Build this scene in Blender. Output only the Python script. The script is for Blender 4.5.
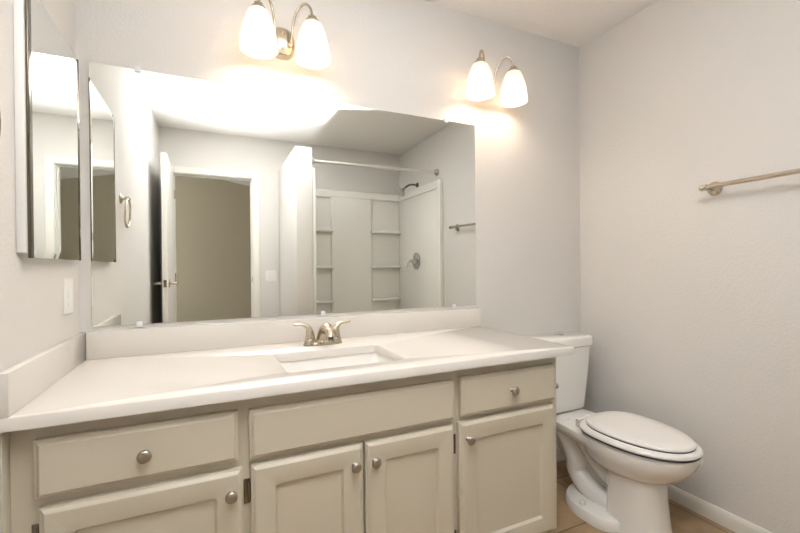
import bpy, bmesh, math, random
from mathutils import Vector, Matrix
PI = math.pi
S = bpy.context.scene
COL = S.collection
for o in list(bpy.data.objects):
    bpy.data.objects.remove(o)

# ------------------------------------------------------------------ camera
YAW, PITCH, ROLL, FPX = 0.4362, -0.0060, -0.0084, 407.95
cd = bpy.data.cameras.new('camera')
cam = bpy.data.objects.new('camera', cd)
COL.objects.link(cam)
cd.sensor_width = 36.0
cd.lens = FPX / 800 * 36.0
cd.shift_y = 1.475 / 800
cd.clip_start = 0.02
c, s = math.cos(YAW), math.sin(YAW)
r_ = Vector((c, -s, 0)); f_ = Vector((s, c, 0)); u_ = Vector((0, 0, 1))
f2 = f_ * math.cos(PITCH) + u_ * math.sin(PITCH)
u2 = u_ * math.cos(PITCH) - f_ * math.sin(PITCH)
cr, sr = math.cos(ROLL), math.sin(ROLL)
ax = r_ * cr + u2 * sr
ay = -r_ * sr + u2 * cr
cam.matrix_world = Matrix(((ax.x, ay.x, -f2.x, 0.414), (ax.y, ay.y, -f2.y, -1.7635), (ax.z, ay.z, -f2.z, 1.1435), (0, 0, 0, 1)))
S.camera = cam

# ------------------------------------------------------------------ light and exposure
w = bpy.data.worlds.new('world'); S.world = w
w.use_nodes = True
w.node_tree.nodes['Background'].inputs[0].default_value = (0.9, 0.95, 1.0, 1)
w.node_tree.nodes['Background'].inputs[1].default_value = 2.7
S.view_settings.view_transform = 'Standard'
S.view_settings.look = 'None'
S.view_settings.gamma = 1.0
S.view_settings.use_curve_mapping = False
S.view_settings.exposure = 1.45

# the photographer's bounced flash: a small lamp that throws its light up at the ceiling
FLASH_COL = (0.88, 0.925, 0.98)
for nm, en, size, blend, aim in (('bounce_flash', 262.0, 66, 0.9, (0.42, 0.42, 0.97)), ('flash_spill', 27.0, 124, 0.8, (0.22, 0.36, 0.90))):
    fl = bpy.data.lights.new(nm, 'SPOT')
    fl.energy = en
    fl.color = FLASH_COL
    fl.shadow_soft_size = 0.04
    fl.spot_size = math.radians(size)
    fl.spot_blend = blend
    flo = bpy.data.objects.new(nm, fl)
    COL.objects.link(flo)
    flo.location = (0.39, -1.89, 1.47)
    flo.rotation_euler = Vector(aim).to_track_quat('-Z', 'Y').to_euler()

BULB_W = 1.0            # each vanity bulb
SHADE_E = 0.08

# ------------------------------------------------------------------ materials
def srgb(r, g, b):
    f = lambda v: ((v / 255 + 0.055) / 1.055) ** 2.4 if v > 10.3 else v / 255 / 12.92
    return (f(r), f(g), f(b), 1)

def mat(name, col, rough=0.5, metal=0.0, spec=0.5, coat=0.0, bump=None, mottle=None):
    m = bpy.data.materials.new(name); m.use_nodes = True
    nt = m.node_tree; b = nt.nodes['Principled BSDF']
    b.inputs['Base Color'].default_value = col
    b.inputs['Roughness'].default_value = rough
    b.inputs['Metallic'].default_value = metal
    b.inputs['Specular IOR Level'].default_value = spec
    b.inputs['Coat Weight'].default_value = coat
    b.inputs['Coat Roughness'].default_value = 0.08
    tc = nt.nodes.new('ShaderNodeTexCoord')
    if bump:
        sc, st, dist = bump
        n = nt.nodes.new('ShaderNodeTexNoise'); n.inputs['Scale'].default_value = sc
        n.inputs['Detail'].default_value = 3.0
        nt.links.new(tc.outputs['Object'], n.inputs['Vector'])
        rp = nt.nodes.new('ShaderNodeValToRGB')
        rp.color_ramp.elements[0].position = 0.38; rp.color_ramp.elements[1].position = 0.66
        nt.links.new(n.outputs['Fac'], rp.inputs['Fac'])
        bp = nt.nodes.new('ShaderNodeBump'); bp.inputs['Strength'].default_value = st
        bp.inputs['Distance'].default_value = dist
        nt.links.new(rp.outputs['Color'], bp.inputs['Height'])
        nt.links.new(bp.outputs['Normal'], b.inputs['Normal'])
    if mottle:
        sc, amt = mottle
        n = nt.nodes.new('ShaderNodeTexNoise'); n.inputs['Scale'].default_value = sc
        n.inputs['Detail'].default_value = 4.0
        nt.links.new(tc.outputs['Object'], n.inputs['Vector'])
        mx = nt.nodes.new('ShaderNodeMix'); mx.data_type = 'RGBA'
        mx.inputs[6].default_value = col
        mx.inputs[7].default_value = (col[0] * amt, col[1] * amt, col[2] * amt, 1)
        nt.links.new(n.outputs['Fac'], mx.inputs[0])
        nt.links.new(mx.outputs[2], b.inputs['Base Color'])
    return m

M = {}
M['wall'] = mat('wall_paint', srgb(224, 220, 215), 0.75, spec=0.25, bump=(100, 0.22, 0.003))
M['ceiling'] = mat('ceiling_paint', srgb(243, 239, 234), 0.85, spec=0.2, bump=(70, 0.3, 0.003))
M['trim'] = mat('trim_paint', srgb(238, 234, 226), 0.4)
M['cabinet'] = mat('cabinet_paint', srgb(212, 203, 184), 0.38, spec=0.4, bump=(60, 0.04, 0.002))
M['dark'] = mat('dark_gap', srgb(40, 36, 30), 0.8)
M['quartz'] = mat('quartz', srgb(228, 222, 214), 0.12, spec=0.5, mottle=(180, 0.985))
M['porcelain'] = mat('porcelain', srgb(246, 243, 238), 0.12, spec=0.5, coat=0.3)
M['seat'] = mat('seat_plastic', srgb(244, 239, 234), 0.28)
M['nickel'] = mat('brushed_nickel', srgb(202, 191, 173), 0.24, metal=1.0)
M['knob'] = mat('satin_nickel_knob', srgb(176, 168, 156), 0.3, metal=1.0)
M['chrome'] = mat('chrome', srgb(205, 205, 205), 0.08, metal=1.0)
M['hinge'] = mat('hinge_metal', srgb(140, 132, 122), 0.25, metal=1.0)
M['mirror'] = mat('mirror_glass', (0.90, 0.915, 0.89, 1), 0.0, metal=1.0)
M['mirror_edge'] = mat('mirror_edge', srgb(190, 196, 190), 0.1, metal=0.6)
M['plastic'] = mat('white_plastic', srgb(240, 238, 234), 0.35)
M['slot'] = mat('slot_dark', srgb(60, 58, 55), 0.5)
M['clear'] = mat('clear_clip_plastic', srgb(235, 238, 238), 0.15)
M['fiberglass'] = mat('shower_fiberglass', srgb(246, 243, 236), 0.22, coat=0.2)
M['strip_metal'] = mat('dark_strip_metal', srgb(120, 112, 100), 0.18, metal=1.0)
M['rod'] = mat('rod_metal', srgb(226, 222, 214), 0.28, metal=0.5)
M['gap_shade'] = mat('bumper_gap_shade', srgb(70, 74, 84), 0.6)
M['carpet'] = mat('carpet', srgb(150, 138, 118), 0.95, bump=(300, 0.6, 0.004))
M['bedwall'] = mat('bedroom_paint', srgb(196, 184, 160), 0.85)

def tile_mat():
    m = bpy.data.materials.new('floor_tile'); m.use_nodes = True
    nt = m.node_tree; b = nt.nodes['Principled BSDF']
    tc = nt.nodes.new('ShaderNodeTexCoord')
    mp = nt.nodes.new('ShaderNodeMapping')
    mp.inputs['Location'].default_value = (-2.39 + 0.33 * 9, 0.477 + 0.33 * 9, 0)
    nt.links.new(tc.outputs['Object'], mp.inputs['Vector'])
    br = nt.nodes.new('ShaderNodeTexBrick')
    br.offset = 0.0; br.squash = 1.0
    br.inputs['Scale'].default_value = 1.0
    br.inputs['Brick Width'].default_value = 0.33
    br.inputs['Row Height'].default_value = 0.33
    br.inputs['Mortar Size'].default_value = 0.0035
    br.inputs['Mortar Smooth'].default_value = 0.1
    br.inputs['Color1'].default_value = srgb(186, 160, 126)
    br.inputs['Color2'].default_value = srgb(178, 150, 116)
    br.inputs['Mortar'].default_value = srgb(122, 98, 74)
    nt.links.new(mp.outputs['Vector'], br.inputs['Vector'])
    n = nt.nodes.new('ShaderNodeTexNoise'); n.inputs['Scale'].default_value = 9; n.inputs['Detail'].default_value = 6
    nt.links.new(tc.outputs['Object'], n.inputs['Vector'])
    rp = nt.nodes.new('ShaderNodeValToRGB')
    rp.color_ramp.elements[0].position = 0.3; rp.color_ramp.elements[0].color = (0.72, 0.70, 0.68, 1)
    rp.color_ramp.elements[1].position = 0.7; rp.color_ramp.elements[1].color = (1.08, 1.05, 1.0, 1)
    nt.links.new(n.outputs['Fac'], rp.inputs['Fac'])
    mx = nt.nodes.new('ShaderNodeMix'); mx.data_type = 'RGBA'; mx.blend_type = 'MULTIPLY'
    mx.inputs[0].default_value = 1.0
    nt.links.new(br.outputs['Color'], mx.inputs[6]); nt.links.new(rp.outputs['Color'], mx.inputs[7])
    nt.links.new(mx.outputs[2], b.inputs['Base Color'])
    b.inputs['Roughness'].default_value = 0.4
    bp = nt.nodes.new('ShaderNodeBump'); bp.inputs['Strength'].default_value = 0.4; bp.inputs['Distance'].default_value = 0.002
    bp.invert = True
    nt.links.new(br.outputs['Fac'], bp.inputs['Height']); nt.links.new(bp.outputs['Normal'], b.inputs['Normal'])
    return m
M['tile'] = tile_mat()

def shade_mat():
    m = bpy.data.materials.new('frosted_lit_glass'); m.use_nodes = True
    nt = m.node_tree
    for n in list(nt.nodes): nt.nodes.remove(n)
    out = nt.nodes.new('ShaderNodeOutputMaterial')
    tr = nt.nodes.new('ShaderNodeBsdfTranslucent'); tr.inputs[0].default_value = (0.90, 0.82, 0.72, 1)
    df = nt.nodes.new('ShaderNodeBsdfDiffuse'); df.inputs[0].default_value = (0.92, 0.87, 0.78, 1)
    m1 = nt.nodes.new('ShaderNodeMixShader'); m1.inputs[0].default_value = 0.55
    nt.links.new(tr.outputs[0], m1.inputs[1]); nt.links.new(df.outputs[0], m1.inputs[2])
    em = nt.nodes.new('ShaderNodeEmission'); em.inputs[0].default_value = (1.0, 0.84, 0.64, 1); em.inputs[1].default_value = SHADE_E
    ad = nt.nodes.new('ShaderNodeAddShader')
    nt.links.new(m1.outputs[0], ad.inputs[0]); nt.links.new(em.outputs[0], ad.inputs[1])
    nt.links.new(ad.outputs[0], out.inputs[0])
    return m
M['shade'] = shade_mat()

def bulb_mat():
    m = bpy.data.materials.new('lit_bulb'); m.use_nodes = True
    b = m.node_tree.nodes['Principled BSDF']
    b.inputs['Base Color'].default_value = (1, 0.95, 0.85, 1)
    b.inputs['Emission Color'].default_value = (1.0, 0.90, 0.74, 1)
    b.inputs['Emission Strength'].default_value = 0.7
    return m
M['bulb'] = bulb_mat()

# ------------------------------------------------------------------ mesh helpers
def new(): return bmesh.new()

def bx(bm, x0, x1, y0, y1, z0, z1, bev=0.0, seg=2):
    t = bmesh.new()
    bmesh.ops.create_cube(t, size=1.0)
    for v in t.verts:
        v.co = Vector(((x0 + x1) / 2 + v.co.x * (x1 - x0), (y0 + y1) / 2 + v.co.y * (y1 - y0), (z0 + z1) / 2 + v.co.z * (z1 - z0)))
    if bev > 0:
        bmesh.ops.bevel(t, geom=list(t.edges), offset=bev, segments=seg, profile=0.5, affect='EDGES', clamp_overlap=True)
    merge(bm, t)
    return bm

def merge(bm, t):
    me = bpy.data.meshes.new('tmp'); t.to_mesh(me); t.free(); bm.from_mesh(me); bpy.data.meshes.remove(me)

def loft(bm, rings, cap0=True, cap1=True, closed=True):
    t = bmesh.new()
    R = [[t.verts.new(p) for p in ring] for ring in rings]
    n = len(R[0])
    for a, b in zip(R[:-1], R[1:]):
        for i in range(n if closed else n - 1):
            j = (i + 1) % n
            try: t.faces.new((a[i], a[j], b[j], b[i]))
            except ValueError: pass
    if cap0: t.faces.new(list(reversed(R[0])))
    if cap1: t.faces.new(R[-1])
    bmesh.ops.recalc_face_normals(t, faces=t.faces)
    merge(bm, t)
    return bm

def frame_for(d):
    d = d.normalized()
    a = Vector((0, 0, 1)) if abs(d.z) < 0.9 else Vector((1, 0, 0))
    u = d.cross(a).normalized(); v = d.cross(u).normalized()
    return u, v

def smooth_path(pts, k=6):
    P = [Vector(p) for p in pts]
    out = []
    for i in range(len(P) - 1):
        p0 = P[max(i - 1, 0)]; p1 = P[i]; p2 = P[i + 1]; p3 = P[min(i + 2, len(P) - 1)]
        for j in range(k):
            t = j / k
            out.append(0.5 * ((2 * p1) + (p2 - p0) * t + (2 * p0 - 5 * p1 + 4 * p2 - p3) * t * t + (3 * p1 - p0 - 3 * p2 + p3) * t ** 3))
    out.append(P[-1])
    return out

def tube(bm, pts, r, n=14, smooth=0, flat=None):
    P = [Vector(p) for p in pts]
    rs = list(r) if isinstance(r, (list, tuple)) else [r] * len(P)
    fl_ = list(flat) if isinstance(flat, (list, tuple)) else [flat or 1.0] * len(P)
    if smooth:
        m = len(P)
        Q = smooth_path(P, smooth)
        def interp(arr):
            o = []
            for i in range(m - 1):
                for j in range(smooth): o.append(arr[i] + (arr[i + 1] - arr[i]) * j / smooth)
            return o + [arr[-1]]
        rs = interp(rs); fl_ = interp(fl_); P = Q
    rings = []
    u = None
    for i, p in enumerate(P):
        d = (P[min(i + 1, len(P) - 1)] - P[max(i - 1, 0)]).normalized()
        if u is None: u, v = frame_for(d)
        else:
            u = (u - d * u.dot(d)).normalized(); v = d.cross(u).normalized()
        rings.append([p + u * (rs[i] * math.cos(2 * PI * k / n)) + v * (rs[i] * fl_[i] * math.sin(2 * PI * k / n)) for k in range(n)])
    return loft(bm, rings)

def lathe(bm, prof, origin, axis=(0, 0, 1), n=32, cap0=True, cap1=True, sx=1.0):
    o = Vector(origin); d = Vector(axis).normalized()
    u, v = frame_for(d)
    rings = [[o + d * h + u * (r * sx * math.cos(2 * PI * k / n)) + v * (r * math.sin(2 * PI * k / n)) for k in range(n)] for r, h in prof]
    return loft(bm, rings, cap0, cap1)

def rrect(x0, x1, z0, z1, rad, k=4):
    """rounded rectangle outline, as (a, b) pairs, counter-clockwise"""
    pts = []
    rad = max(rad, 1e-5)
    for cx, cz, a0 in ((x1 - rad, z1 - rad, 0), (x0 + rad, z1 - rad, PI / 2), (x0 + rad, z0 + rad, PI), (x1 - rad, z0 + rad, 1.5 * PI)):
        for i in range(k + 1):
            a = a0 + PI / 2 * i / k
            pts.append((cx + rad * math.cos(a), cz + rad * math.sin(a)))
    return pts

def link(name, bm, m, parent=None, origin=None, sharp=35):
    me = bpy.data.meshes.new(name)
    org = Vector(origin) if origin is not None else (Vector(parent['_o']) if parent is not None else Vector((0, 0, 0)))
    for v in bm.verts: v.co -= org
    bm.to_mesh(me); bm.free()
    me.polygons.foreach_set('use_smooth', [True] * len(me.polygons))
    me.set_sharp_from_angle(angle=math.radians(sharp))
    me.materials.append(M[m] if isinstance(m, str) else m)
    o = bpy.data.objects.new(name, me)
    COL.objects.link(o)
    if parent is not None:
        o.parent = parent; o['_o'] = list(org)
    else:
        o.location = org; o['_o'] = list(org)
    return o

def thing(name, label, cat, loc, group=None):
    o = bpy.data.objects.new(name, None); COL.objects.link(o)
    o.location = loc; o['_o'] = list(loc)
    o.empty_display_size = 0.05
    o['label'] = label; o['category'] = cat
    if group: o['group'] = group
    return o

def tag(o, label, cat, group=None):
    o['label'] = label; o['category'] = cat
    if group: o['group'] = group
    return o

def struct(name, bm, m, label, cat='wall'):
    o = link(name, bm, m)
    o['kind'] = 'structure'; o['label'] = label; o['category'] = cat
    return o

# ------------------------------------------------------------------ room dimensions
XR = 2.433; YD = -2.58; H = 2.44; DT = 0.12
DX0, DX1, DH = 0.110, 0.814, 2.03

struct('floor', bx(new(), -0.1, XR + 0.1, YD - 0.06, 0.1, -0.08, 0.0), 'tile', 'tan square ceramic tile bathroom floor', 'floor')
struct('ceiling', bx(new(), -0.1, XR + 0.1, YD - DT, 0.1, H, H + 0.1), 'ceiling', 'white bathroom ceiling', 'ceiling')
struct('wall_back', bx(new(), -0.1, XR + 0.1, 0, 0.1, 0, H), 'wall', 'greige textured wall behind the vanity and toilet')
struct('wall_left', bx(new(), -0.1, 0, YD, 0, 0, H), 'wall', 'greige wall left of the vanity with medicine cabinet')
struct('wall_right', bx(new(), XR, XR + 0.1, YD, 0, 0, H), 'wall', 'greige textured wall right of the toilet')
b = new()
bx(b, -0.1, DX0, YD - DT, YD, 0, H); bx(b, DX1, XR + 0.1, YD - DT, YD, 0, H); bx(b, DX0, DX1, YD - DT, YD, DH, H)
struct('wall_front', b, 'wall', 'greige wall with the open doorway, seen in the mirror')
PX0, PX1, PY, PZ = 1.062, 1.196, -1.64, 2.133
struct('wall_partition', bx(new(), PX0, PX1, YD, PY, 0, PZ, 0.006), 'wall', 'short partition wall beside the shower, stopping below the ceiling')

def baseboard(name, p, label):
    # p: function (t, d, z) -> xyz along a wall
    b = new()
    prof = [(0, 0), (0.012, 0), (0.012, 0.048), (0.010, 0.058), (0.005, 0.066), (0, 0.068)]
    rings = [[Vector(p(t, d, z)) for d, z in prof] for t in (0, 1)]
    loft(b, rings)
    struct(name, b, 'trim', label, 'baseboard')
baseboard('baseboard_right', lambda t, d, z: (XR - d, -0.012 - t * 1.56, z), 'white baseboard along the right wall beside the toilet')
baseboard('baseboard_back', lambda t, d, z: (1.70 + t * (XR - 1.70), -d, z), 'white baseboard on the back wall behind the toilet')
baseboard('baseboard_left', lambda t, d, z: (d, -0.66 - t * 1.1, z), 'white baseboard along the left wall')

# door casing
b = new()
def casing(b, x0, x1, z0, z1, yb, yf):
    bx(b, x0, x1, min(yb, yf), max(yb, yf), z0, z1, 0.005)
CW = 0.056
casing(b, DX0 - CW, DX0 + 0.006, 0, DH + CW, YD, YD + 0.016)
casing(b, DX1 - 0.006, DX1 + CW, 0, DH + CW, YD, YD + 0.016)
casing(b, DX0 + 0.006, DX1 - 0.006, DH - 0.006, DH + CW, YD, YD + 0.016)
struct('trim_1', b, 'trim', 'white door casing around the doorway seen in the mirror', 'door casing')
b = new()
bx(b, DX0, DX0 + 0.012, YD - DT, YD, 0, DH); bx(b, DX1 - 0.012, DX1, YD - DT, YD, 0, DH); bx(b, DX0 + 0.012, DX1 - 0.012, YD - DT, YD, DH - 0.012, DH)
bx(b, DX1 - 0.022, DX1 - 0.012, YD - 0.075, YD - 0.04, 0, DH - 0.012); bx(b, DX0 + 0.012, DX1 - 0.022, YD - 0.075, YD - 0.04, DH - 0.022, DH - 0.012)
jamb = struct('trim_2', b, 'trim', 'white door jamb lining the doorway seen in the mirror', 'door jamb')
link('strike_plate', bx(new(), DX1 - 0.0135, DX1 - 0.0115, YD - 0.034, YD - 0.008, 0.985, 1.045), 'hinge', jamb)

# bedroom beyond the doorway
BY = -4.80
struct('floor_bedroom', bx(new(), -1.4, 2.5, BY - 0.1, YD - 0.06, -0.08, -0.005), 'carpet', 'carpeted floor of the room beyond the doorway', 'floor')
struct('wall_bedroom_far', bx(new(), -1.4, 2.5, BY - 0.1, BY, 0, 3.2), 'bedwall', 'dim wall of the room beyond the doorway')
b = new()
bx(b, -1.5, -1.4, BY - 0.1, -4.4, 0, 3.2); bx(b, -1.5, -1.4, -3.2, YD - DT, 0, 3.2); bx(b, -1.5, -1.4, -4.4, -3.2, 0, 0.9); bx(b, -1.5, -1.4, -4.4, -3.2, 2.1, 3.2)  # window opening added in this unseen wall so daylight brightens the bedroom
struct('wall_bedroom_left', b, 'bedwall', 'dim left wall of the room beyond the doorway')
struct('wall_bedroom_right', bx(new(), 2.5, 2.6, BY - 0.1, YD - DT, 0, 3.2), 'bedwall', 'dim right wall of the room beyond the doorway')
struct('wall_bedroom_near', bx(bx(bx(new(), -1.4, -0.1, YD - DT - 0.02, YD - DT, 0, 3.2), XR + 0.1, 2.5, YD - DT - 0.02, YD - DT, 0, 3.2), -0.1, XR + 0.1, YD - DT - 0.02, YD - DT, H, 3.2), 'bedwall', 'near wall of the room beyond the doorway')
b = new()
zc = lambda x: 2.55 - 0.20 * x
loft(b, [[(-1.5, y, zc(-1.5)), (2.6, y, zc(2.6)), (2.6, y, zc(2.6) + 0.1), (-1.5, y, zc(-1.5) + 0.1)] for y in (BY - 0.1, YD - DT)])
struct('ceiling_bedroom', b, 'ceiling', 'sloped ceiling of the room beyond the doorway', 'ceiling')

# ------------------------------------------------------------------ door leaf (open, against the left wall)
door = thing('door_1', 'white flush door standing open beside the left wall, seen in the mirror', 'door', (0.108, YD + 0.012, 0.012))
door['kind'] = 'structure'
hx, hy = 0.120, YD + 0.016
ex, ey = 0.122, -1.83
d = Vector((ex - hx, ey - hy, 0)); L = d.length; d.normalize(); nrm = Vector((-d.y, d.x, 0))
if nrm.x > 0: nrm = -nrm
def dp(a, t, z): return Vector((hx, hy, 0)) + d * a + nrm * t + Vector((0, 0, z))
b = new()
loft(b, [[dp(a, t, z) for a, t in ((0.002, 0), (L - 0.001, 0), (L, 0.001), (L, 0.037), (L - 0.001, 0.038), (0.002, 0.038))] for z in (0.012, 2.02)])
link('door_leaf', b, 'trim', door)
hz = 1.02
b = new()
for sgn, t0 in ((-1, 0.0), (1, 0.038)):
    q = lambda a, t, z=hz: dp(a, t0 + sgn * t, z)
    lathe(b, [(0.031, 0), (0.031, 0.006), (0.026, 0.010)], q(L - 0.06, 0), nrm * sgn, 24)
    tube(b, [q(L - 0.06, 0.008), q(L - 0.06, 0.045), q(L - 0.075, 0.055), q(L - 0.17, 0.055)], [0.010, 0.009, 0.009, 0.008], 12, 4)
link('door_handle', b, 'nickel', door)
b = new()
loft(b, [[dp(L + e, t, z) for t, z in ((0.008, hz - 0.028), (0.030, hz - 0.028), (0.030, hz + 0.028), (0.008, hz + 0.028))] for e in (-0.001, 0.0012)])
loft(b, [[dp(L + e, t, z) for t, z in ((0.013, hz - 0.009), (0.025, hz - 0.009), (0.025, hz + 0.009), (0.013, hz + 0.009))] for e in (0.0, 0.009)])
link('latch', b, 'hinge', door)
b = new()
for z in (0.25, 1.05, 1.82):
    tube(b, [(hx + 0.004, hy - 0.004, z - 0.04), (hx + 0.004, hy - 0.004, z + 0.04)], 0.006, 10)
link('door_hinge', b, 'nickel', door)

# ------------------------------------------------------------------ vanity cabinet
VX1 = 1.647; FY = -0.566; CT = 0.794
van = thing('vanity_cabinet', 'long greige painted bathroom vanity cabinet with shaker doors under a white counter', 'cabinet', (0.82, FY / 2, 0.0))
b = new()
bx(b, 0.001, 0.018, FY + 0.018, -0.002, 0.10, CT); bx(b, VX1 - 0.016, VX1, FY + 0.018, -0.002, 0.0, CT)
bx(b, 0.018, VX1 - 0.016, FY + 0.018, -0.002, 0.10, 0.116); bx(b, 0.018, VX1 - 0.016, -0.010, -0.002, 0.116, CT)
bx(b, 0.484, 0.500, FY + 0.018, -0.010, 0.116, 0.60); bx(b, 1.160, 1.176, FY + 0.018, -0.010, 0.116, 0.60)
bx(b, 0.018, VX1 - 0.016, FY + 0.07, FY + 0.085, 0.0, 0.10)
link('carcass', b, 'cabinet', van)
b = new()
E0 = FY; E1 = FY + 0.018
bx(b, 0.0038, 0.075, E0, E1, 0.10, CT); bx(b, 1.585, VX1, E0, E1, 0.10, CT)
bx(b, 0.455, 0.530, E0, E1, 0.10, CT); bx(b, 1.135, 1.215, E0, E1, 0.10, CT)
bx(b, 0.810, 0.860, E0, E1, 0.10, 0.60)
for x0, x1 in ((0.075, 0.455), (0.530, 1.135), (1.215, 1.585)):
    bx(b, x0, x1, E0, E1, 0.73, CT); bx(b, x0, x1, E0, E1, 0.585, 0.64); bx(b, x0, x1, E0, E1, 0.10, 0.14)
link('face_frame', b, 'cabinet', van)
link('filler_strip', bx(new(), 0.0004, 0.0030, FY - 0.038, FY + 0.018, 0.0, CT, 0.0006), 'cabinet', van)

def ring(x0, x1, z0, z1, inset, y, rad):
    return [Vector((a, y, z)) for a, z in rrect(x0 + inset, x1 - inset, z0 + inset, z1 - inset, rad)]
G = FY - 0.0005
TH = 0.008
def outer_profile(x0, x1, z0, z1):
    prof = [(0.0, 0.0, 0), (0.0, 0.008, 1), (0.001, 0.009, 1), (0.0045, 0.0095, 1), (0.0060, 0.011, 1), (0.0095, 0.0165, 1), (0.0125, 0.0185, 1)]
    return [ring(x0, x1, z0, z1, i, G - d - t * TH, 0.001) for i, d, t in prof]
def knob(parent, x, z, y=None):
    y = G - 0.0185 - TH if y is None else y
    b = new()
    lathe(b, [(0.0095, 0), (0.0085, 0.002), (0.0058, 0.005), (0.0058, 0.011), (0.0085, 0.0138), (0.0130, 0.0156), (0.0155, 0.0180), (0.0158, 0.0205), (0.0145, 0.0230), (0.0115, 0.0252), (0.0075, 0.0266), (0.002, 0.0272)], (x, y, z), (0, -1, 0), 28)
    return link('knob', b, 'knob', parent)
def drawer(name, x0, x1, z0, z1, kn=None):
    b = new(); loft(b, outer_profile(x0, x1, z0, z1))
    o = link(name, b, 'cabinet', van, sharp=25)
    if kn: knob(o, *kn)
    return o
def cab_door(x0, x1, z0, z1, kn, hinge=None):
    st = 0.063
    rs = outer_profile(x0, x1, z0, z1)
    rs += [ring(x0, x1, z0, z1, st - 0.003, G - TH - 0.0185, 0.010), ring(x0, x1, z0, z1, st, G - TH - 0.0172, 0.009), ring(x0, x1, z0, z1, st + 0.004, G - TH - 0.011, 0.006), ring(x0, x1, z0, z1, st + 0.006, G - TH - 0.0085, 0.004), ring(x0, x1, z0, z1, st + 0.006, G - 0.0008, 0.004)]
    b = new(); loft(b, rs, True, False)
    o = link('door', b, 'cabinet', van, sharp=25)
    link('panel', bx(new(), x0 + st + 0.0055, x1 - st - 0.0055, G - TH - 0.0078, G - 0.0015, z0 + st + 0.0055, z1 - st - 0.0055), 'cabinet', o)
    knob(o, *kn)
    if hinge:
        hxp, side = hinge
        for z in (z1 - 0.075, z0 + 0.075):
            b = new()
            tube(b, [(hxp + side * 0.004, FY - 0.006, z - 0.026), (hxp + side * 0.004, FY - 0.006, z + 0.026)], 0.0042, 10)
            bx(b, hxp + side * 0.002 - 0.001, hxp + side * 0.018, FY - 0.0025, FY - 0.0002, z - 0.034, z + 0.034, 0.0006) if side > 0 else bx(b, hxp + side * 0.018, hxp + side * 0.002 + 0.001, FY - 0.0025, FY - 0.0002, z - 0.034, z + 0.034, 0.0006)
            for dz in (-0.026, 0.026):
                lathe(b, [(0.0035, 0), (0.003, 0.003), (0.001, 0.004)], (hxp + side * 0.004, FY - 0.006, z + (0.026 if dz > 0 else -0.026)), (0, 0, 1 if dz > 0 else -1), 10)
            link('hinge', b, 'hinge', o)
    return o
drawer('drawer', 0.050, 0.479, 0.622, 0.756, (0.266, 0.687))
drawer('false_front', 0.507, 1.164, 0.618, 0.753)
drawer('drawer', 1.191, 1.622, 0.620, 0.757, (1.406, 0.689))
DZ0, DZ1 = 0.118, 0.601
cab_door(0.058, 0.488, DZ0, DZ1 - 0.001, (0.459, 0.540), (0.058, -1))
cab_door(0.510, 0.833, DZ0, DZ1, (0.804, 0.543), (0.510, -1))
cab_door(0.841, 1.160, DZ0, DZ1, (0.868, 0.543), (1.160, 1))
cab_door(1.182, 1.615, DZ0, DZ1 + 0.003, (1.213, 0.546))

# paper holder on the right flank
ph = thing('paper_holder', 'small metal post fixed to the right flank of the vanity beside the toilet', 'toilet paper holder', (VX1, -0.545, 0.655))
lathe(bm := new(), [(0.018, 0.0003), (0.018, 0.004), (0.012, 0.008), (0.006, 0.010), (0.006, 0.016), (0.010, 0.020), (0.011, 0.024), (0.008, 0.029), (0.002, 0.031)], (VX1, -0.545, 0.655), (1, 0, 0), 24)
link('post', bm, 'knob', ph)

# ------------------------------------------------------------------ countertop with cut-out, splashes
CX1, CY = 1.690, -0.618; CZ = 0.824
ct = thing('countertop', 'white quartz countertop with an undermount sink cut-out on the vanity', 'countertop', (0.82, -0.31, CT))
SX0, SX1, SY0, SY1 = 0.622, 1.024, -0.512, -0.222
k = 6
def rr(x0, x1, y0, y1, z, rad): return [Vector((a, y, z)) for a, y in rrect(x0, x1, y0, y1, rad, k)]
b = new()
loft(b, [rr(SX0, SX1, SY0, SY1, CT, 0.016), rr(0.0005, CX1, CY, -0.0005, CT, 0.001), rr(0.0005, CX1, CY, -0.0005, CZ - 0.002, 0.001), rr(0.0005, CX1 - 0.002, CY + 0.002, -0.0005, CZ, 0.003),
         rr(SX0 - 0.002, SX1 + 0.002, SY0 - 0.002, SY1 + 0.002, CZ, 0.018), rr(SX0, SX1, SY0, SY1, CZ - 0.002, 0.016), rr(SX0, SX1, SY0, SY1, CT, 0.016)], False, False)
link('slab', b, 'quartz', ct, sharp=50)
tag(link('backsplash', bx(new(), 0.0215, CX1 - 0.004, -0.020, -0.0005, CZ + 0.0002, 0.920, 0.0015), 'quartz'), 'long low white quartz backsplash strip under the wall mirror', 'backsplash')
tag(link('side_splash', bx(new(), 0.0005, 0.0205, CY + 0.0, -0.0005, CZ + 0.0002, 0.920, 0.0015), 'quartz'), 'short white quartz side splash against the left wall at the counter end', 'backsplash')

# sink
sk = thing('sink_basin', 'white rectangular undermount sink basin set below the counter cut-out', 'sink', ((SX0 + SX1) / 2, (SY0 + SY1) / 2, 0.64))
b = new()
e = 0.006
zt = CT - 0.001
prof = [(0.030, zt, 0.04), (0.030, zt - 0.012, 0.04), (0.014, zt - 0.02, 0.03), (0.004, 0.66, 0.05), (-0.03, 0.632, 0.06), (-0.09, 0.628, 0.05)]
rings = [rr(SX0 - i, SX1 + i, SY0 - i, SY1 + i, z, rad) for i, z, rad in prof]
inner = [(0.030, zt, 0.04), (e, zt, 0.022), (e, zt - 0.004, 0.022), (0.0, zt - 0.02, 0.03), (-0.006, 0.68, 0.05), (-0.020, 0.652, 0.06), (-0.05, 0.642, 0.06), (-0.12, 0.638, 0.024)]
rings = list(reversed(rings)) + [rr(SX0 - i, SX1 + i, SY0 - i, SY1 + i, z, rad) for i, z, rad in inner]
loft(b, rings)
link('bowl', b, 'porcelain', sk, sharp=60)
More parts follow.
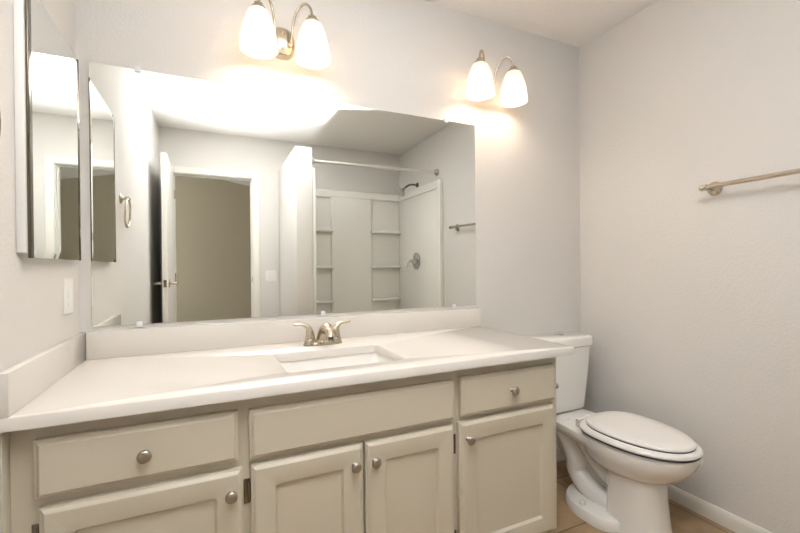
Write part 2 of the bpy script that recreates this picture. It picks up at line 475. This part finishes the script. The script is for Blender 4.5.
link('drain', lathe(new(), [(0.030, 0), (0.030, 0.003), (0.024, 0.004), (0.020, 0.002), (0.004, 0.002)], (0.823, -0.33, 0.6385), (0, 0, 1), 28), 'chrome', sk)

# ------------------------------------------------------------------ faucet
FX, FYc = 0.831, -0.118
fa = thing('faucet', 'brushed nickel two handle centerset faucet standing behind the sink', 'faucet', (FX, FYc, CZ))
def oval(hw, hd, z, n=40, ex=2.6):
    out = []
    for i in range(n):
        t = 2 * PI * i / n; c_, s_ = math.cos(t), math.sin(t)
        out.append(Vector((FX + hw * math.copysign(abs(c_) ** (2 / ex), c_), FYc + hd * math.copysign(abs(s_) ** (2 / ex), s_), z)))
    return out
b = new(); loft(b, [oval(0.080, 0.027, CZ + 0.0002), oval(0.080, 0.027, CZ + 0.006), oval(0.077, 0.024, CZ + 0.012), oval(0.068, 0.016, CZ + 0.014)])
link('base_plate', b, 'nickel', fa)
for sgn in (-1, 1):
    hx_ = FX + sgn * 0.053
    b = new()
    lathe(b, [(0.0245, 0.006), (0.0235, 0.015), (0.0205, 0.026), (0.0200, 0.0268)], (hx_, FYc, CZ), (0, 0, 1), 28)
    o = link('handle_base', b, 'nickel', fa)
    b = new()
    tube(b, [(hx_, FYc, CZ + 0.0285), (hx_, FYc, CZ + 0.040), (hx_ + sgn * 0.001, FYc + 0.001, CZ + 0.056), (hx_ + sgn * 0.007, FYc + 0.002, CZ + 0.071), (hx_ + sgn * 0.020, FYc + 0.003, CZ + 0.082),
             (hx_ + sgn * 0.038, FYc + 0.003, CZ + 0.086), (hx_ + sgn * 0.057, FYc + 0.003, CZ + 0.087), (hx_ + sgn * 0.065, FYc + 0.003, CZ + 0.088)],
         [0.0195, 0.0180, 0.0150, 0.0120, 0.0095, 0.0085, 0.0085, 0.0050], 18, 5, [1, 1, 1, 0.95, 0.85, 0.75, 0.7, 0.7])
    link('handle', b, 'nickel', fa)
b = new()
tube(b, [(FX, FYc + 0.002, CZ + 0.008), (FX, FYc + 0.002, CZ + 0.024), (FX, FYc - 0.008, CZ + 0.046), (FX, FYc - 0.028, CZ + 0.066), (FX, FYc - 0.058, CZ + 0.076), (FX, FYc - 0.088, CZ + 0.069), (FX, FYc - 0.109, CZ + 0.054), (FX, FYc - 0.117, CZ + 0.043)],
     [0.030, 0.0275, 0.0245, 0.0215, 0.0190, 0.0170, 0.0150, 0.0140], 22, 5)
sp = link('spout', b, 'nickel', fa)
link('aerator', lathe(new(), [(0.0095, 0), (0.0095, 0.006), (0.004, 0.0065)], (FX, FYc - 0.117, CZ + 0.0435), (0, -0.45, -1), 16), 'slot', sp)
b = new()
lathe(b, [(0.0028, 0.0), (0.0028, 0.030), (0.0052, 0.033), (0.0055, 0.040), (0.002, 0.043)], (FX, FYc + 0.031, CZ + 0.0), (0, 0, 1), 14)
link('lift_rod', b, 'nickel', fa)

# ------------------------------------------------------------------ wall mirror
MX0, MX1, MZ0, MZ1 = 0.0356, 1.6694, 0.9369, 1.8678
mi = thing('wall_mirror', 'large frameless rectangular wall mirror above the vanity backsplash', 'mirror', ((MX0 + MX1) / 2, 0, MZ0))
def mring(i, y): return [Vector((a, y, z)) for a, z in rrect(MX0 + i, MX1 - i, MZ0 + i, MZ1 - i, 0.0008, 2)]
b = new(); loft(b, [mring(0.0004, -0.0060), mring(0.0024, -0.0060)], False, True)
link('glass', b, 'mirror', mi)
b = new(); loft(b, [mring(0.0, -0.0004), mring(0.0, -0.0052), mring(0.0006, -0.0058)], True, True)
link('polished_edge', b, 'mirror_edge', mi)
for x, top in ((0.179, 0), (0.860, 0), (1.533, 0), (0.183, 1), (0.865, 1), (1.495, 1)):
    b = new()
    z = MZ1 if top else MZ0
    s_ = -1 if top else 1
    za, zb = sorted((z - s_ * 0.010, z + s_ * 0.010))
    bx(b, x - 0.010, x + 0.010, -0.0100, -0.0066, za, zb, 0.0012)
    zc_, zd = sorted((z - s_ * 0.010, z - s_ * 0.001))
    bx(b, x - 0.010, x + 0.010, -0.0066, -0.0003, zc_, zd, 0.0008)
    lathe(b, [(0.0035, 0), (0.003, 0.0015), (0.001, 0.002)], (x, -0.0100, z - s_ * 0.005), (0, -1, 0), 12)
    link('mirror_clip', b, 'clear', mi)

# ------------------------------------------------------------------ medicine cabinet
mc = thing('medicine_cabinet', 'tall narrow medicine cabinet with a mirror door on the left wall', 'medicine cabinet', (0, -0.303, 1.17))
link('cabinet_box', bx(new(), 0.0005, 0.0185, -0.508, -0.082, 1.182, 1.826, 0.001), 'plastic', mc)
y0, y1, z0, z1 = -0.499, -0.078, 1.170, 1.838
def cring(i, x): return [Vector((x, a, z)) for a, z in rrect(y0 + i, y1 - i, z0 + i, z1 - i, 0.001, 2)]
b = new(); loft(b, [cring(0.0, 0.0195), cring(0.0, 0.0212), cring(0.020, 0.0240)], True, True)
dr = link('mirror_door', b, 'mirror', mc, sharp=3)
for ya, yb in ((y0 - 0.0015, y0 + 0.021), (y1 - 0.0002, y1 + 0.0018)):
    link('dark_edge_strip', bx(new(), 0.0188, 0.0246, ya, yb, z0 - 0.001, z1 + 0.001, 0.0012), 'strip_metal', mc)  # dark metallic strip along each vertical edge of the mirror door
for z in (1.26, 1.62):
    link('hinge', bx(new(), 0.0247, 0.0262, -0.0905, -0.0785, z - 0.014, z + 0.014, 0.0005), 'chrome', mc)

# ------------------------------------------------------------------ outlet and switch
ou = thing('rocker_switch', 'white single rocker switch plate on the left wall below the medicine cabinet', 'light switch', (0, -0.130, 1.055))
def plate_ring(y0, y1, z0, z1, i, x): return [Vector((x, a, z)) for a, z in rrect(y0 + i, y1 - i, z0 + i, z1 - i, 0.004, 3)]
b = new(); loft(b, [plate_ring(-0.172, -0.090, 0.998, 1.112, 0, 0.0004), plate_ring(-0.172, -0.090, 0.998, 1.112, 0, 0.003), plate_ring(-0.172, -0.090, 0.998, 1.112, 0.003, 0.006)])
pl = link('cover_plate', b, 'plastic', ou)
b = new()
loft(b, [[Vector((x_, a_, z_)) for a_, z_ in rrect(-0.148 + i_, -0.114 - i_, 1.022 + i_, 1.088 - i_, 0.002, 2)] for x_, i_ in ((0.0061, 0.0), (0.0078, 0.0), (0.0084, 0.001))])
link('rocker', b, 'plastic', ou)

sw = thing('light_switch', 'white double light switch plate on the doorway wall, seen in the mirror', 'light switch', (0.98, YD, 1.05))
x0, x1, z0, z1 = 0.925, 1.035, 0.990, 1.105
def srng(i, y): return [Vector((a, y, z)) for a, z in rrect(x0 + i, x1 - i, z0 + i, z1 - i, 0.004, 3)]
b = new(); loft(b, [srng(0, YD + 0.0004), srng(0, YD + 0.003), srng(0.003, YD + 0.006)])
link('cover_plate', b, 'plastic', sw)
for x in (0.957, 1.003):
    link('toggle', bx(bx(new(), x - 0.016, x + 0.016, YD + 0.0061, YD + 0.009, 1.015, 1.081, 0.001), x - 0.004, x + 0.004, YD + 0.009, YD + 0.018, 1.050, 1.064, 0.001), 'plastic', sw)

# ------------------------------------------------------------------ vanity sconces
def copy_tree(o, parent=None):
    c_ = o.copy(); COL.objects.link(c_)
    if parent is not None: c_.parent = parent
    for ch in list(o.children): copy_tree(ch, c_)
    return c_
SCX, SCZ = 0.697, 2.077
sc = thing('wall_sconce', 'lit two shade nickel sconce above the left half of the mirror', 'wall light', (SCX, 0, SCZ), 'vanity wall lights')
def pring(hw, hh, y, n=40, ex=2.6):
    out = []
    for i in range(n):
        t = 2 * PI * i / n; c_, s_ = math.cos(t), math.sin(t)
        out.append(Vector((SCX + hw * math.copysign(abs(c_) ** (2 / ex), c_), y, SCZ + hh * math.copysign(abs(s_) ** (2 / ex), s_))))
    return out
b = new(); loft(b, [pring(0.052, 0.066, -0.0004), pring(0.052, 0.066, -0.006), pring(0.048, 0.062, -0.012), pring(0.042, 0.056, -0.024), pring(0.036, 0.050, -0.028)])
bp_ = link('backplate', b, 'nickel', sc)
for dz in (0.036, -0.030):
    link('screw', lathe(new(), [(0.006, 0), (0.006, 0.004), (0.002, 0.007)], (SCX, -0.028, SCZ + dz), (0, -1, 0), 14), 'nickel', bp_)
SHY = -0.112
for sgn in (-1, 1):
    sx = SCX + sgn * 0.104
    b = new()
    tube(b, [(SCX + sgn * 0.028, -0.026, SCZ - 0.012), (SCX + sgn * 0.030, -0.036, SCZ - 0.010), (SCX + sgn * 0.033, -0.046, SCZ + 0.010), (SCX + sgn * 0.038, -0.056, SCZ + 0.065), (SCX + sgn * 0.052, -0.074, SCZ + 0.112),
             (SCX + sgn * 0.076, -0.094, SCZ + 0.132), (SCX + sgn * 0.096, -0.107, SCZ + 0.116), (sx, SHY, SCZ + 0.084)], 0.0052, 12, 6)
    lathe(b, [(0.002, -0.010), (0.0085, -0.006), (0.0100, 0.0), (0.0085, 0.006), (0.002, 0.010)], (SCX + sgn * 0.029, -0.034, SCZ - 0.014), (0, -1, 0), 16)
    link('arm', b, 'nickel', sc)
    b = new()
    lathe(b, [(0.004, 0.026), (0.012, 0.025), (0.017, 0.021), (0.018, 0.013), (0.021, 0.012), (0.026, 0.006), (0.030, -0.006), (0.029, -0.007), (0.010, 0.004)], (sx, SHY, SCZ + 0.056), (0, 0, 1), 28)
    link('socket_cap', b, 'nickel', sc)
    b = new()
    zb = SCZ - 0.101
    prof = [(0.022, 0.155), (0.030, 0.153), (0.038, 0.145), (0.046, 0.128), (0.054, 0.103), (0.061, 0.072), (0.067, 0.038), (0.0705, 0.006), (0.0700, 0.0)]
    inn = [(r - 0.003, h) for r, h in reversed(prof)]
    lathe(b, prof + inn, (sx, SHY, zb), (0, 0, 1), 36, False, False)
    link('shade', b, 'shade', sc, sharp=60)
    b = new()
    lathe(b, [(0.011, 0.080), (0.013, 0.060), (0.020, 0.040), (0.028, 0.020), (0.030, 0.0), (0.027, -0.016), (0.018, -0.026), (0.005, -0.030)], (sx, SHY, zb + 0.072), (0, 0, 1), 24)
    link('bulb', b, 'bulb', sc)
    ld = bpy.data.lights.new('bulb_light', 'POINT'); ld.energy = BULB_W; ld.color = (1.0, 0.81, 0.64); ld.shadow_soft_size = 0.03
    lo = bpy.data.objects.new('bulb_light', ld); COL.objects.link(lo); lo.parent = sc
    lo.location = (sx - SCX, SHY, zb + 0.042 - SCZ)
sc2 = copy_tree(sc); sc2.location = (1.730, 0, SCZ)
sc2['label'] = 'lit two shade nickel sconce above the right end of the mirror, nearer the corner'

# ------------------------------------------------------------------ towel bar on the right wall
TX = XR - 0.068; TZ = 1.474
tb = thing('towel_bar', 'brushed nickel towel bar mounted on the right wall above the toilet', 'towel bar', (XR, -1.03, TZ))
tube(bm := new(), [(TX, -0.717, TZ - 0.003), (TX, -1.353, TZ + 0.007)], 0.0095, 16)
link('bar', bm, 'nickel', tb)
for y, z, sg in ((-0.722, TZ - 0.004, 1), (-1.348, TZ + 0.006, -1)):
    b = new()
    lathe(b, [(0.030, 0.0004), (0.031, 0.004), (0.028, 0.007), (0.027, 0.010), (0.022, 0.013), (0.013, 0.016), (0.009, 0.022), (0.008, 0.040), (0.010, 0.050), (0.0125, 0.056), (0.0135, 0.066), (0.0125, 0.076), (0.008, 0.081), (0.002, 0.082)], (XR, y, z), (-1, 0, 0), 28)
    link('post', b, 'nickel', tb)
    b = new()
    lathe(b, [(0.0085, -0.006), (0.0095, -0.002), (0.0085, 0.001), (0.0125, 0.006), (0.0140, 0.012), (0.0115, 0.019), (0.006, 0.023), (0.001, 0.024)], (TX, y + sg * 0.004, z), (0, sg, 0), 20)
    link('finial', b, 'nickel', tb)

# towel ring on the left wall
tr = thing('towel_ring', 'nickel towel ring hanging on the left wall, seen in the mirror', 'towel ring', (0, -0.755, 1.50))
b = new()
lathe(b, [(0.026, 0.0004), (0.026, 0.004), (0.022, 0.008), (0.012, 0.012), (0.008, 0.016), (0.008, 0.024), (0.011, 0.029), (0.0125, 0.036), (0.010, 0.044), (0.002, 0.047)], (0, -0.755, 1.50), (1, 0, 0), 24)
link('post', b, 'nickel', tr)
b = new()
pts = []
for i in range(33):
    a = 2 * PI * i / 32 + PI / 2
    pts.append((0.036 - 0.004 * (1 - math.sin(a)), -0.755 + 0.072 * math.cos(a), 1.50 - 0.075 + 0.072 * math.sin(a)))
tube(b, pts, 0.0052, 10)
link('ring', b, 'nickel', tr)

# ------------------------------------------------------------------ shower
sh = thing('shower_stall', 'white moulded fiberglass shower surround, seen in the mirror', 'shower', (1.81, -2.1, 0))
X0, X1 = PX1 + 0.001, XR - 0.001
YB = YD + 0.001; YF = -1.595; ZT = 1.968
b = new()
bx(b, X0, X1, YB, YB + 0.020, 0.05, ZT, 0.004)
bx(b, X0 + 0.03, X1 - 0.03, YB + 0.018, YB + 0.045, ZT - 0.085, ZT - 0.004, 0.012, 3)
bx(b, 1.598, 2.068, YB + 0.016, YB + 0.055, 0.13, ZT - 0.080, 0.022, 4)
link('back_panel', b, 'fiberglass', sh)
for x0, x1 in ((X0 + 0.015, 1.62), (2.05, X1 - 0.015)):
    for z in (1.540, 1.150, 0.78):
        link('shelf', bx(new(), x0, x1, YB + 0.018, YB + 0.080, z - 0.036, z, 0.014, 4), 'fiberglass', sh)
b = new()
bx(b, X1 - 0.020, X1, YB + 0.018, YF, 0.05, ZT, 0.006)
bx(b, X1 - 0.036, X1 - 0.018, YF - 0.065, YF - 0.002, 0.05, ZT - 0.002, 0.007, 3)
bx(b, X1 - 0.036, X1 - 0.018, YB + 0.02, YF - 0.06, ZT - 0.085, ZT - 0.003, 0.007, 3)
link('side_panel', b, 'fiberglass', sh)
b = new()
bx(b, X0, X0 + 0.020, YB + 0.018, PY - 0.006, 0.05, ZT, 0.006)
bx(b, X0 + 0.018, X0 + 0.026, YF - 0.10, YF - 0.05, 0.05, ZT - 0.002, 0.004, 3)
link('side_panel', b, 'fiberglass', sh)
b = new()
def pr(i, z, rad): return [Vector((a, y, z)) for a, y in rrect(X0 + i, X1 - i, YB + i, PY - 0.002 - i, rad, 4)]
loft(b, [pr(0.0, 0.0005, 0.01), pr(0.0, 0.115, 0.01), pr(0.006, 0.125, 0.012), pr(0.055, 0.125, 0.04), pr(0.075, 0.115, 0.05), pr(0.10, 0.06, 0.06), pr(0.30, 0.045, 0.1)])
link('pan', b, 'fiberglass', sh)

rod = thing('shower_rod', 'white metal shower curtain rod spanning the shower opening, seen in the mirror', 'curtain rod', (1.81, -1.70, 2.04))
link('rod', tube(new(), [(PX1 + 0.004, -1.70, 2.036), (XR - 0.004, -1.70, 2.046)], 0.0135, 18), 'rod', rod)
for x, d_, z in ((PX1, 1, 2.036), (XR, -1, 2.046)):
    link('flange', lathe(new(), [(0.036, 0.0004), (0.037, 0.006), (0.032, 0.014), (0.024, 0.020), (0.018, 0.034), (0.0145, 0.040)], (x, -1.70, z), (d_, 0, 0), 28), 'rod' if d_ > 0 else 'chrome', rod)

hd = thing('shower_sprayer', 'chrome shower head on a bent arm at the right wall, seen in the mirror', 'shower head', (XR, -2.12, 2.0))
b = new()
tube(b, [(XR - 0.002, -2.12, 2.0), (XR - 0.07, -2.12, 2.0), (XR - 0.115, -2.12, 1.985), (XR - 0.165, -2.12, 1.945)], 0.0105, 14, 5)
lathe(b, [(0.029, 0.0006), (0.028, 0.006), (0.018, 0.012), (0.011, 0.014)], (XR, -2.12, 2.0), (-1, 0, 0), 24)
link('arm', b, 'hinge', hd)
b = new()
ax_ = Vector((-0.72, 0.05, -0.70))
lathe(b, [(0.013, -0.012), (0.018, 0.0), (0.018, 0.014), (0.030, 0.026), (0.046, 0.040), (0.052, 0.048), (0.052, 0.060), (0.046, 0.063), (0.010, 0.062)], (XR - 0.160, -2.12, 1.948), ax_, 28)
link('head', b, 'chrome', hd)

vl = thing('shower_valve', 'round chrome shower valve trim with a lever, seen in the mirror', 'shower valve', (XR - 0.021, -2.115, 1.19))
b = new(); vx = XR - 0.0215
lathe(b, [(0.090, 0.0), (0.090, 0.004), (0.076, 0.010), (0.030, 0.014), (0.026, 0.030), (0.024, 0.050)], (vx, -2.115, 1.19), (-1, 0, 0), 36)
link('trim_plate', b, 'chrome', vl)
b = new()
tube(b, [(vx - 0.045, -2.115, 1.19), (vx - 0.075, -2.115, 1.19), (vx - 0.105, -2.115, 1.172), (vx - 0.115, -2.115, 1.110)], [0.016, 0.014, 0.009, 0.007], 14, 4)
link('lever', b, 'chrome', vl)

# ------------------------------------------------------------------ toilet
TXc = 2.11
to = thing('toilet', 'white two piece elongated toilet with closed lid between the vanity and right wall', 'toilet', (TXc, -0.4, 0))
def egg(a, v0, fr, ba, z, n=56, exb=2.6, exf=2.1, dx=0.0):
    out = []
    for i in range(n):
        t = 2 * PI * i / n; c_, s_ = math.cos(t), math.sin(t)
        ex = exf if s_ > 0 else exb
        x = a * math.copysign(abs(c_) ** (2 / ex), c_)
        v = (fr if s_ > 0 else ba) * math.copysign(abs(s_) ** (2 / ex), s_)
        out.append(Vector((TXc + dx + x, -(v0 + v), z)))
    return out
b = new()
# bowl
loft(b, [egg(0.172, 0.55, 0.262, 0.19, 0.380), egg(0.178, 0.55, 0.268, 0.19, 0.372), egg(0.180, 0.55, 0.266, 0.19, 0.350), egg(0.176, 0.55, 0.250, 0.19, 0.315),
         egg(0.162, 0.55, 0.222, 0.18, 0.280), egg(0.138, 0.55, 0.182, 0.165, 0.250), egg(0.105, 0.55, 0.140, 0.12, 0.228), egg(0.07, 0.55, 0.10, 0.07, 0.215)])
# deck under the tank
def deck(v0, v1, w0, w1, z0, z1):
    r = 0.012
    A = [(-w0, v0), (w0, v0), (w1, v1), (-w1, v1)]
    loft(b, [[Vector((TXc + x * sx, -v, z)) for x, v in A] for z, sx in ((z0, 0.9), (z0 + 0.02, 0.99), (z1 - r, 1.0), (z1, 0.97))])
deck(0.035, 0.46, 0.110, 0.172, 0.308, 0.358)
loft(b, [egg(0.10, 0.24, 0.16, 0.17, 0.33), egg(0.085, 0.26, 0.16, 0.15, 0.25), egg(0.06, 0.30, 0.16, 0.10, 0.14), egg(0.06, 0.36, 0.16, 0.08, 0.03)])
# pedestal column
loft(b, [egg(0.098, 0.575, 0.130, 0.062, 0.245, exb=7, exf=2.4, dx=-.022), egg(0.099, 0.575, 0.132, 0.062, 0.16, exb=7, exf=2.4, dx=-.022), egg(0.105, 0.575, 0.142, 0.064, 0.06, exb=7, exf=2.4, dx=-.022), egg(0.112, 0.575, 0.152, 0.066, 0.0005, exb=7, exf=2.4, dx=-.022)])
# foot plate
loft(b, [egg(0.188, 0.44, 0.155, 0.175, 0.0005, exb=2.2, exf=4, dx=-.01), egg(0.188, 0.44, 0.155, 0.175, 0.032, exb=2.2, exf=4, dx=-.01), egg(0.180, 0.44, 0.150, 0.168, 0.044, exb=2.2, exf=4, dx=-.01), egg(0.140, 0.44, 0.12, 0.14, 0.052, exb=2.2, exf=4, dx=-.01)])
# trapway
for sg in (-1, 1):
    xx = TXc + sg * 0.075
    tube(b, [(xx, -0.22, 0.33), (xx, -0.275, 0.27), (xx, -0.312, 0.20), (xx - sg * 0.004, -0.318, 0.135), (xx - sg * 0.006, -0.375, 0.085), (xx - sg * 0.010, -0.46, 0.060), (xx - sg * 0.016, -0.52, 0.05)], [0.050, 0.048, 0.047, 0.047, 0.050, 0.046, 0.040], 20, 5)
    tube(b, [(xx + sg * 0.0, -0.33, 0.33), (xx, -0.385, 0.268), (xx, -0.44, 0.215), (xx, -0.52, 0.175)], [0.040, 0.034, 0.032, 0.034], 18, 5)
bowl = link('bowl', b, 'porcelain', to, sharp=40)
for sg in (-1, 1):
    link('bolt_cap', lathe(new(), [(0.014, 0), (0.014, 0.010), (0.011, 0.018), (0.003, 0.021)], (TXc + sg * 0.165, -0.43, 0.043), (0, 0, 1), 18), 'porcelain', bowl)
# tank
def tring(hw, v0, v1, z, rad, bulge=0.0):
    out = []
    for a, v in rrect(-hw, hw, v0, v1, rad, 5):
        f = max(0.0, (v - (v0 + v1) / 2) / ((v1 - v0) / 2))
        out.append(Vector((TXc + a, -(v + f * bulge * (1 - (a / hw) ** 2)), z)))
    return out
b = new()
TB = 0.361
loft(b, [tring(0.135, 0.030, 0.172, TB, 0.03, 0.02), tring(0.155, 0.025, 0.184, TB + 0.012, 0.04, 0.02), tring(0.163, 0.022, 0.188, TB + 0.05, 0.05, 0.02), tring(0.180, 0.018, 0.193, 0.55, 0.05, 0.02), tring(0.199, 0.015, 0.197, 0.703, 0.05, 0.02)])
link('tank', b, 'porcelain', to, sharp=40)
b = new()
loft(b, [tring(0.200, 0.011, 0.200, 0.7045, 0.05, 0.022), tring(0.206, 0.009, 0.206, 0.708, 0.052, 0.022), tring(0.207, 0.009, 0.207, 0.738, 0.052, 0.022), tring(0.203, 0.011, 0.203, 0.750, 0.05, 0.022), tring(0.190, 0.02, 0.19, 0.754, 0.04, 0.02)])
lid_t = link('tank_lid', b, 'porcelain', to, sharp=40)
b = new(); lathe(b, [(0.026, 0), (0.026, 0.003), (0.022, 0.004), (0.021, 0.0025), (0.002, 0.0035)], (TXc + 0.040, -0.098, 0.7536), (0, 0, 1), 28)
link('flush_button', b, 'chrome', lid_t)
# seat and lid
SZ = 0.3845
b = new()
loft(b, [egg(0.180, 0.555, 0.266, 0.195, SZ, exb=2.8, dx=-.004), egg(0.186, 0.555, 0.271, 0.198, SZ + 0.005, exb=2.8, dx=-.004), egg(0.185, 0.555, 0.270, 0.198, SZ + 0.013, exb=2.8, dx=-.004), egg(0.176, 0.555, 0.262, 0.192, SZ + 0.019, exb=2.8, dx=-.004)])
link('seat', b, 'seat', to, sharp=50)
b = new()
loft(b, [egg(0.182, 0.555, 0.268, 0.193, 0.3790, exb=2.8, dx=-.004), egg(0.182, 0.555, 0.268, 0.193, 0.3846, exb=2.8, dx=-.004)])
loft(b, [egg(0.1585, 0.55, 0.2525, 0.172, 0.4030, exb=2.6), egg(0.1585, 0.55, 0.2525, 0.172, 0.4072, exb=2.6)])
link('seat_bumper_shade', b, 'gap_shade', to)  # bumpers widened into dark sheets that draw the shade lines under seat and lid
LZ = 0.407
b = new()
loft(b, [egg(0.156, 0.55, 0.250, 0.172, LZ, exb=2.6), egg(0.160, 0.55, 0.254, 0.174, LZ + 0.004, exb=2.6), egg(0.158, 0.55, 0.252, 0.173, LZ + 0.012, exb=2.6), egg(0.150, 0.55, 0.244, 0.168, LZ + 0.017, exb=2.6), egg(0.11, 0.55, 0.19, 0.13, LZ + 0.020, exb=2.6), egg(0.05, 0.55, 0.09, 0.06, LZ + 0.021)])
link('lid', b, 'seat', to, sharp=50)
for sg in (-1, 1):
    b = new()
    tube(b, [(TXc + sg * 0.055, -0.348, 0.392), (TXc + sg * 0.105, -0.348, 0.392)], 0.008, 14)
    bx(b, TXc + sg * 0.0825 - 0.018, TXc + sg * 0.0825 + 0.018, -0.358, -0.334, 0.3585, 0.390, 0.003)
    link('seat_hinge', b, 'seat', to)

for o in bpy.data.objects:
    if '_o' in o.keys(): del o['_o']
